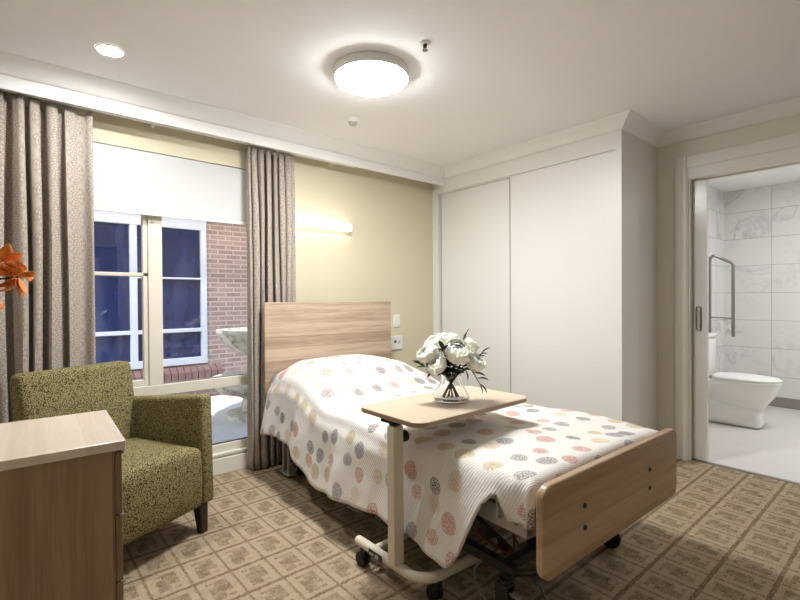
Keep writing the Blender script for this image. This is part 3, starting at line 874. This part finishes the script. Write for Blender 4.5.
def leaf_mesh(bm, base, tip, w, bend=.15, side=None):
    base, tip = Vector(base), Vector(tip); d = tip-base; L = d.length; d.normalize()
    s = side or d.cross(Vector((.3, .2, 1))).normalized(); nrm = s.cross(d).normalized()
    N = 8; G = []
    for i in range(N+1):
        t = i/N; ww = w*math.sin(PI*min(1, t*.94+.03))**.8*(1-.25*t)
        c = base + d*L*t + nrm*bend*L*math.sin(PI*t)*.5
        G.append([bm.verts.new(c-s*ww+nrm*ww*.25), bm.verts.new(c-nrm*ww*.12), bm.verts.new(c+s*ww+nrm*ww*.25)])
    for i in range(N):
        for k in range(2): bm.faces.new((G[i][k], G[i][k+1], G[i+1][k+1], G[i+1][k]))

grp = 'white peonies in the glass vase'
# (dx, depth, height, radius, label)
FL = [(-.105, -.02, .215, .050, 'full white peony at the left of the bouquet, lower outer side of the cluster'),
      (-.072, -.06, .172, .047, 'low white peony at the front left, just above the vase neck'),
      (-.070, .02, .258, .048, 'high white peony at the upper left of the bouquet'),
      (.022, -.05, .228, .060, 'largest white peony, open at the centre front of the bouquet'),
      (-.012, .03, .272, .050, 'topmost white peony at the back centre of the bouquet'),
      (.105, -.03, .180, .047, 'cupped white peony at the lower right of the bouquet'),
      (.098, .04, .250, .038, 'small white peony bud at the upper right of the bouquet')]
for i, (dx, dd, dz, r, lab) in enumerate(FL):
    t = thing('peony', lab, 'flower', (VX, VY, VZ), 0, grp)
    c = spread(dx, dd, dz); up = spread(dx*1.1, dd*1.2-.045, .12)
    b = B(); blossom_mesh(b, c, r*.93, up, i+3); bl_o = obj('blossom', b, M['petal'], t, True, 180)
    m = bl_o.modifiers.new('thick', 'SOLIDIFY'); m.thickness = .0012
    b = B()
    foot = spread(-dx*.35, -dd*.35, .016)
    neck = spread(dx*.12, dd*.12, .105)
    tube(b, bez([foot, neck, c*.75+neck*.25-Vector((0, 0, .005)), c-Vector(up).normalized()*r*.42], 6), .0033, 7); obj('stem', b, M['stem'], t)
    b = B()
    for k in range(5):
        a = 2*PI*k/5+i; dirv = Vector((math.cos(a), math.sin(a), -.15))
        leaf_mesh(b, c-Vector(up).normalized()*r*.42, c-Vector(up).normalized()*r*.40+dirv*r*.95, r*.25)
    for k in range(7):
        a = 2*PI*k/7+i*1.3; p0 = neck.lerp(c, .15+.07*k); dirv = Vector((math.cos(a), math.sin(a), .05))
        leaf_mesh(b, p0, p0+dirv*.066, .017)
    obj('foliage', b, M['leaf'], t, True, 180)
SPR = [(-.130, -.03, .165, 'broad green leafy sprig sticking out at the left of the bouquet', 1),
       (-.045, -.075, .245, 'dark leafy sprig standing up between the left and centre peonies', 0),
       (.140, .0, .215, 'dark spiky sprig reaching out to the right of the bouquet', 0),
       (.075, .05, .285, 'short dark sprig showing at the top right of the bouquet', 0),
       (.125, -.05, .085, 'drooping dark leafy sprig hanging over the right of the vase', 2)]
for i, (dx, dd, dz, lab, kind) in enumerate(SPR):
    t = thing('leaf_sprig', lab, 'foliage', (VX, VY, VZ), 0, 'dark leafy sprigs in the glass vase')
    foot = spread(-dx*.25, -dd*.3, .016); neck = spread(dx*.15, dd*.12, .105)
    if kind == 2: mid = spread(dx*.6, dd*.6, .155)
    else: mid = spread(dx*.5, dd*.5, dz*.6+.04)
    end = spread(dx, dd, dz)
    path = bez([foot, neck, mid, end], 7)
    b = B(); tube(b, path, .0022, 6); obj('stem', b, M['stem'], t)
    b = B(); R = random.Random(i+20)
    n = len(path)
    for k, q in enumerate((.60, .68, .76, .84, .92, .98)):
        p0 = path[int(q*(n-1))]; a = R.uniform(0, 2*PI); dn = (end-mid).normalized()
        ax = (spread(math.cos(a), math.sin(a)*.5, math.sin(a)*.8)).normalized()
        ln = (.06 if kind == 1 else .055 if kind == 2 else .045)*R.uniform(.8, 1.1)
        leaf_mesh(b, p0, p0+(dn*.65+ax*.6).normalized()*ln, .019 if kind == 1 else (.017 if kind == 2 else .011))
    leaf_mesh(b, end, end+(end-mid).normalized()*.05, .013)
    obj('foliage', b, M['leaf'], t, True, 180)

# ------------------------------------------------------------------ armchair
TH = math.radians(25)
AW, AD = .64, .66      # width, depth
ch = thing('armchair', 'olive green speckled fabric armchair with dark wooden legs, in front of the window', 'armchair', (.82-.32*math.cos(TH)+.33*-math.sin(TH), 2.455-.32*math.sin(TH)+.33*math.cos(TH), 0), TH)
hw, hd = AW/2, AD/2
def soft(name, vs, r, parent, mat='olive', seg=4):
    b = B(); hexa(b, vs, r, seg); return obj(name, b, M[mat], parent, True, 60)
def bx8(x0, x1, y0, y1, z0, z1): return [(x, y, z) for z in (z0, z1) for y in (y0, y1) for x in (x0, x1)]
soft('seat_base', bx8(-hw+.05, hw-.05, -hd+.05, hd-.04, .160, .33), .012, ch)
# crowned seat cushion
b = B(); box(b, -hw+.078, hw-.078, -hd-.004, hd-.16, .152, .450, .03, 4)
bmesh.ops.subdivide_edges(b, edges=[e for e in b.edges if e.calc_length() > .2], cuts=6, use_grid_fill=True)
for v in b.verts:
    if v.co.z > .40: v.co.z += .028*(1-(v.co.x/(hw-.07))**2)*(1-((v.co.y+.08)/(hd))**4)
    if v.co.y < -hd+.05: v.co.y -= .016*math.cos(v.co.x/(hw)*PI/2)*max(0, math.sin((v.co.z-.152)/.3*PI))
obj('seat_cushion', b, M['olive'], ch, True, 60)
for s in (-1, 1):
    xo, xi = s*hw, s*(hw-.078)
    x0, x1 = min(xo, xi), max(xo, xi)
    zf, zb = .715, .655
    soft('armrest', [(x0, -hd, .155), (x1, -hd, .155), (x0, hd-.02, .155), (x1, hd-.02, .155), (x0, -hd+.012, zf), (x1, -hd+.012, zf), (x0, hd-.05, zb), (x1, hd-.05, zb)], .022, ch)
soft('backrest', [(-hw+.06, hd-.20, .30), (hw-.06, hd-.20, .30), (-hw+.06, hd-.02, .155), (hw-.06, hd-.02, .155),
                  (-hw+.045, hd-.085, .862), (hw-.045, hd-.085, .862), (-hw+.045, hd+.012, .862), (hw-.045, hd+.012, .862)], .028, ch)
for sx in (-1, 1):
    for sy in (-1, 1):
        cx_, cy_ = sx*(hw-.05), sy*(hd-.055)
        w0, w1 = .019, .027
        b = B(); hexa(b, [(cx_+sx*.004-w0, cy_-w0+sy*.01, 0), (cx_+sx*.004+w0, cy_-w0+sy*.01, 0), (cx_+sx*.004-w0, cy_+w0+sy*.01, 0), (cx_+sx*.004+w0, cy_+w0+sy*.01, 0),
                          (cx_-w1, cy_-w1, .157), (cx_+w1, cy_-w1, .157), (cx_-w1, cy_+w1, .157), (cx_+w1, cy_+w1, .157)], .003, 1)
        obj('leg', b, M['dark_wood'], ch, False)

# ------------------------------------------------------------------ bedside chest
CX1, CY0, CY1, CZ = .270, 1.612, 2.115, .775
CX0 = -.29
cb = thing('bedside_chest', 'wood-grain chest of drawers in the left foreground beside the armchair', 'chest of drawers', ((CX0+CX1)/2+.012, (CY0+CY1)/2+.008, 0), math.radians(-2.2))
ox, oy = (CX0+CX1)/2, (CY0+CY1)/2
b = B(); box(b, CX0-ox, CX1-ox, CY0-oy, CY1-oy, CZ-.028, CZ, .003, 2); obj('top', b, M['oak_chesttop'], cb, False)
b = B(); box(b, CX0-ox+.008, CX1-ox-.030, CY0-oy+.008, CY1-oy-.008, .04, CZ-.028, 0); box(b, CX0-ox+.03, CX1-ox-.06, CY0-oy+.03, CY1-oy-.03, 0, .04)
obj('carcass', b, M['oak_chest'], cb, False)
zs = [.045, .140, .345, .550, .742]
for z0, z1 in zip(zs, zs[1:]):
    b = B(); box(b, CX1-ox-.029, CX1-ox-.010, CY0-oy+.008, CY1-oy-.008, z0+.002, z1-.004, .0015, 1); d = obj('drawer', b, M['oak_chest'], cb, False)
    b = B(); box(b, CX1-ox-.010, CX1-ox-.004, CY0-oy+.012, CY1-oy-.012, z1-.010, z1-.004, .001, 1)
    obj('handle', b, M['steel'], d, False)

# orange flowers in a vase standing on the chest
ov = thing('ceramic_vase', 'ceramic vase of orange flowers on the chest at the left edge', 'vase', (-.16, 1.86, CZ))
b = B(); lathe(b, [(0, 0), (.045, 0), (.058, .03), (.062, .09), (.05, .15), (.034, .19), (.036, .21), (.031, .21), (.029, .19), (.044, .15), (.054, .09), (.05, .03), (0, .02)], n=32); obj('vessel', b, M['porcelain'], ov)
OF = [(.245, -.00, .495), (.20, -.05, .465), (.19, .02, .535), (.04, -.07, .56), (-.06, .05, .50), (.19, -.03, .44), (-.1, -.06, .56)]
labs = ['ruffled orange flower leaning furthest into view over the chest', 'orange flower in front of the leaning one', 'highest orange flower beside the curtain folds', 'orange flower at the back of the vase', 'orange flower on the hidden side of the vase', 'lowest orange flower hanging at the left edge', 'orange flower furthest left in the vase']
for i, ((dx, dd, dz), lab) in enumerate(zip(OF, labs)):
    t = thing('orange_flower', lab, 'flower', (-.16, 1.86, CZ), 0, 'orange flowers in the ceramic vase')
    c = CR*dx + CD*dd + Vector((0, 0, dz)); R = random.Random(i+50)
    b = B()
    for k in range(11):
        a = 2*PI*k/11+R.random()*.5; dirv = (CR*math.cos(a)+Vector((0, 0, 1))*math.sin(a)-CD*R.uniform(.1, .7)).normalized()
        leaf_mesh(b, c+dirv*.006, c+dirv*R.uniform(.042, .07), .019, R.uniform(-.6, .6))
    po = obj('blossom', b, M['orange'], t, True, 180); m = po.modifiers.new('thick', 'SOLIDIFY'); m.thickness = .0015
    b = B(); tube(b, bez([Vector((0, 0, .03)), Vector((dx*.08, dx*-.05, .2)), c*.6+Vector((0, 0, .16)), c], 6), .0028, 6); obj('stem', b, M['stem'], t)

# ------------------------------------------------------------------ toilet
TX, TY = 5.22, YBL
to = thing('toilet', 'white close-coupled toilet with closed lid against the bathroom wall', 'toilet', (TX, TY, 0.002))
def loft(bm, secs, n=36):
    rings = []
    for (z, yf, yb, w, sq) in secs:
        ring = []
        cy_ = (yf+yb)/2; ry = (yb-yf)/2
        for k in range(n):
            a = 2*PI*k/n; c_, s_ = math.cos(a), math.sin(a)
            e = sq if s_ > 0 else 2.0
            x = w*math.copysign(abs(c_)**(2/e), c_); y = cy_+ry*math.copysign(abs(s_)**(2/e), s_)
            ring.append(bm.verts.new((x, y, z)))
        rings.append(ring)
    for a, b_ in zip(rings, rings[1:]):
        for k in range(n): bm.faces.new((a[k], a[(k+1) % n], b_[(k+1) % n], b_[k]))
    bm.faces.new(list(reversed(rings[0]))); bm.faces.new(rings[-1])
b = B(); loft(b, [(.13, -.585, -.25, .085, 3), (.18, -.60, -.20, .095, 3), (.23, -.63, -.14, .118, 3), (.29, -.672, -.09, .152, 3), (.34, -.698, -.05, .176, 3), (.385, -.712, -.05, .187, 3), (.41, -.712, -.06, .184, 3)])
pan = obj('pan', b, M['porcelain'], to, True, 60)
b = B(); hexa(b, [(-.135, -.605, 0), (.135, -.605, 0), (-.135, -.01, 0), (.135, -.01, 0), (-.108, -.59, .155), (.108, -.59, .155), (-.125, -.01, .30), (.125, -.01, .30)], .055, 6); obj('foot', b, M['porcelain'], to, True, 60)
b = B(); loft(b, [(.412, -.716, -.20, .188, 3), (.424, -.72, -.20, .190, 3), (.428, -.716, -.20, .188, 3)]); obj('seat', b, M['white_plastic'], to, True, 60)
b = B(); loft(b, [(.432, -.718, -.20, .188, 3), (.445, -.722, -.20, .191, 3), (.458, -.700, -.21, .178, 3), (.464, -.62, -.24, .14, 3)]); obj('lid', b, M['white_plastic'], to, True, 60)
for xh in (-.08, .05):
    b = B(); tube(b, [(xh, -.195, .43), (xh+.03, -.195, .43)], .012, 10); obj('hinge', b, M['steel'], to)
b = B(); hexa(b, [(-.17, -.17, .40), (.17, -.17, .40), (-.17, -.004, .40), (.17, -.004, .40), (-.185, -.182, .80), (.185, -.182, .80), (-.185, -.004, .80), (.185, -.004, .80)], .03, 4); obj('cistern', b, M['porcelain'], to, True, 60)
b = B(); box(b, -.192, .192, -.190, -.003, .803, .84, .012, 3); obj('cistern_lid', b, M['porcelain'], to, True, 60)
b = B(); lathe(b, [(0, -.188), (.012, -.188), (.014, -.182), (0, -.182)], (-.12, 0, .74), 16, 'y'); obj('flush_button', b, M['chrome'], to)

# folded-up grab rail
gr = thing('grab_rail', 'steel fold-up grab rail standing upright on the bathroom wall beside the toilet', 'grab rail', (5.66, YBL, 0))
RA, RBn = (-.02, -.05), (.07, -.235)
b = B()
def P3(p, z): return (p[0], p[1], z)
pth = [P3(RA, .80), P3(RA, 1.57)]
mid = ((RA[0]*.85+RBn[0]*.15), (RA[1]*.85+RBn[1]*.15)); pth += [P3((RA[0]*.96+RBn[0]*.04, RA[1]*.96+RBn[1]*.04), 1.612), P3(mid, 1.632), P3((RA[0]*.7+RBn[0]*.3, RA[1]*.7+RBn[1]*.3), 1.625), P3((RA[0]*.1+RBn[0]*.9, RA[1]*.1+RBn[1]*.9), 1.555), P3(RBn, 1.53), P3(RBn, .785)]
tube(b, pth, .016, 14); obj('rail_tube', b, M['steel'], gr)
b = B(); tube(b, [P3(RA, .985), P3(RBn, .975)], .008, 10); obj('cross_bar', b, M['steel'], gr)
b = B(); box(b, -.06, .06, -.012, 0, .72, .86, .004); box(b, -.045, .02, -.07, -.012, .76, .82, .006); obj('wall_plate', b, M['steel'], gr, False)

# ------------------------------------------------------------------ outside
b = B(); box(b, -6, 9, YW+.16, 6.6, -.10, -.04); struct('courtyard_paving', b, M['paving'])
hs = thing('brick_house', 'neighbouring brick house with white-framed blue windows outside the window', 'house', (1.5, 6.1, -.04))
def H(x): return x-1.5
NW0, NW1, NZ0, NZ1 = -.35, 1.95, .40, 2.16
b = B()
for (x0, x1, z0, z1) in ((-6, NW0, 0, 3.2), (NW1, 9, 0, 3.2), (NW0, NW1, 0, NZ0+.04), (NW0, NW1, NZ1+.14, 3.2)): box(b, H(x0), H(x1), 0, .2, z0, z1)
obj('wall', b, M['brick'], hs, False)
b = B()
zz = .04
def wb(x0, x1, z0, z1): box(b, H(x0), H(x1), -.03, .06, z0+zz, z1+zz, .004, 1)
wb(NW0, NW1, NZ1-.075, NZ1+.10); wb(NW0, NW1, NZ0, NZ0+.085)
VB = [(NW0, NW0+.08), (.2, .3), (1.09, 1.165), (NW1-.07, NW1)]
for x0, x1 in VB: wb(x0, x1, NZ0+.085, NZ1-.075)
for (xa, xb) in zip(VB, VB[1:]):
    wb(xa[1], xb[0], .805, .85)
wb(1.165, NW1-.07, 1.46, 1.482)
wf = obj('window_frame', b, M['white_frame'], hs, False)
for (x0, x1) in ((NW0+.08, .2), (.3, 1.09), (1.165, NW1-.07)):
    for (z0, z1) in ((NZ0+.085, .805), (.85, NZ1-.075)):
        b = B(); box(b, H(x0), H(x1), .02, .03, z0+zz, z1+zz); obj('window_pane', b, M['dark_glass'], wf, False)
b = B(); x = NW0-.1
while x < NW1+.1:
    hexa(b, [(H(x), -.12, .22), (H(x+.07), -.12, .22), (H(x), 0, .28), (H(x+.07), 0, .28), (H(x), -.12, .36), (H(x+.07), -.12, .36), (H(x), 0, .43), (H(x+.07), 0, .43)], .004, 1); x += .078
obj('brick_sill', b, M['sill_brick'], hs, False)
# tiled eave seen at the head of the neighbour's windows
b = B()
N = 60
for k in range(N):
    x = -4+k*.18; 
    tube(b, [(H(x), -.42, 2.62), (H(x), .1, 2.85)], .085, 10)
obj('roof_tiles', b, M['roof'], hs)
b = B(); box(b, H(-4.2), H(7), -.42, -.36, 2.46, 2.56); box(b, H(-4.2), H(7), -.36, 0, 2.50, 2.52); obj('gutter', b, M['white_frame'], hs, False)

b = B(); box(b, XL-.15, XBF+.12, YW+.16, YW+.62, 2.47, 2.50); box(b, XL-.15, XBF+.12, YW+.58, YW+.70, 2.44, 2.56)
ev = struct('trim_7', b, M['white_frame'])
b = B()
for k in range(42): x = XL-.1+k*.18; tube(b, [(x, YW+.70, 2.60), (x, YW+.1, 2.84)], .085, 10)
obj('roof_tiles', b, M['roof'], ev)
fo = thing('stone_fountain', 'pale weathered stone tiered fountain in the courtyard outside the window', 'fountain', (2.02, 4.75, -.04))
b = B(); lathe(b, [(0, 0), (.30, 0), (.30, .05), (.16, .08), (.13, .20), (.20, .24), (.36, .28), (.44, .36), (.46, .42), (.44, .43), (.40, .40), (.1, .36), (0, .36)], n=40); obj('lower_basin', b, M['stone'], fo)
b = B(); lathe(b, [(0, .36), (.09, .36), (.07, .45), (.06, .58), (.085, .66), (0, .66)], n=24); obj('pedestal', b, M['stone'], fo)
b = B(); lathe(b, [(0, .64), (.1, .66), (.22, .70), (.32, .78), (.375, .88), (.395, .905), (.39, .93), (.36, .93), (.32, .88), (.1, .80), (0, .80)], n=40); obj('upper_basin', b, M['stone'], fo)

# ------------------------------------------------------------------ light
w = bpy.data.worlds.new('World'); scn.world = w; w.use_nodes = True
nt = w.node_tree; nt.nodes.clear()
sky = nt.nodes.new('ShaderNodeTexSky'); sky.sky_type = 'NISHITA'; sky.sun_disc = False
sky.sun_elevation = math.radians(28); sky.sun_rotation = math.radians(200); sky.air_density = 1.2; sky.dust_density = 3.0
bg = nt.nodes.new('ShaderNodeBackground'); bg.inputs[1].default_value = .16
ow = nt.nodes.new('ShaderNodeOutputWorld'); nt.links.new(sky.outputs[0], bg.inputs[0]); nt.links.new(bg.outputs[0], ow.inputs[0])

sl = bpy.data.lights.new('sun', 'SUN'); sl.energy = 1.2; sl.angle = math.radians(3); sl.color = (1, .96, .92)
so = bpy.data.objects.new('sun', sl); COL.objects.link(so)
so.rotation_euler = Vector((.25, .42, -1)).to_track_quat('-Z', 'Y').to_euler()

# ------------------------------------------------------------------ camera
f = 460.44; cy = 303.35
yaw, roll, pit = math.radians(40.52), math.radians(-.381), math.radians(-.555)
fw = Vector((math.sin(yaw), math.cos(yaw), 0)); r = Vector((math.cos(yaw), -math.sin(yaw), 0)); u = Vector((0, 0, 1))
fw, u = fw*math.cos(pit)+u*math.sin(pit), u*math.cos(pit)-fw*math.sin(pit)
r, u = r*math.cos(roll)+u*math.sin(roll), u*math.cos(roll)-r*math.sin(roll)
cam = bpy.data.cameras.new('camera'); co = bpy.data.objects.new('camera', cam); COL.objects.link(co)
cam.sensor_width = 36; cam.lens = f*36/800; cam.shift_y = (cy-300)/800; cam.clip_start = .05
co.matrix_world = Matrix(((r.x, u.x, -fw.x, 0), (r.y, u.y, -fw.y, 0), (r.z, u.z, -fw.z, 1.2), (0, 0, 0, 1)))
scn.camera = co
vs = scn.view_settings
vs.view_transform = 'Standard'; vs.look = 'None'; vs.gamma = 1; vs.use_curve_mapping = False; vs.exposure = 1.95
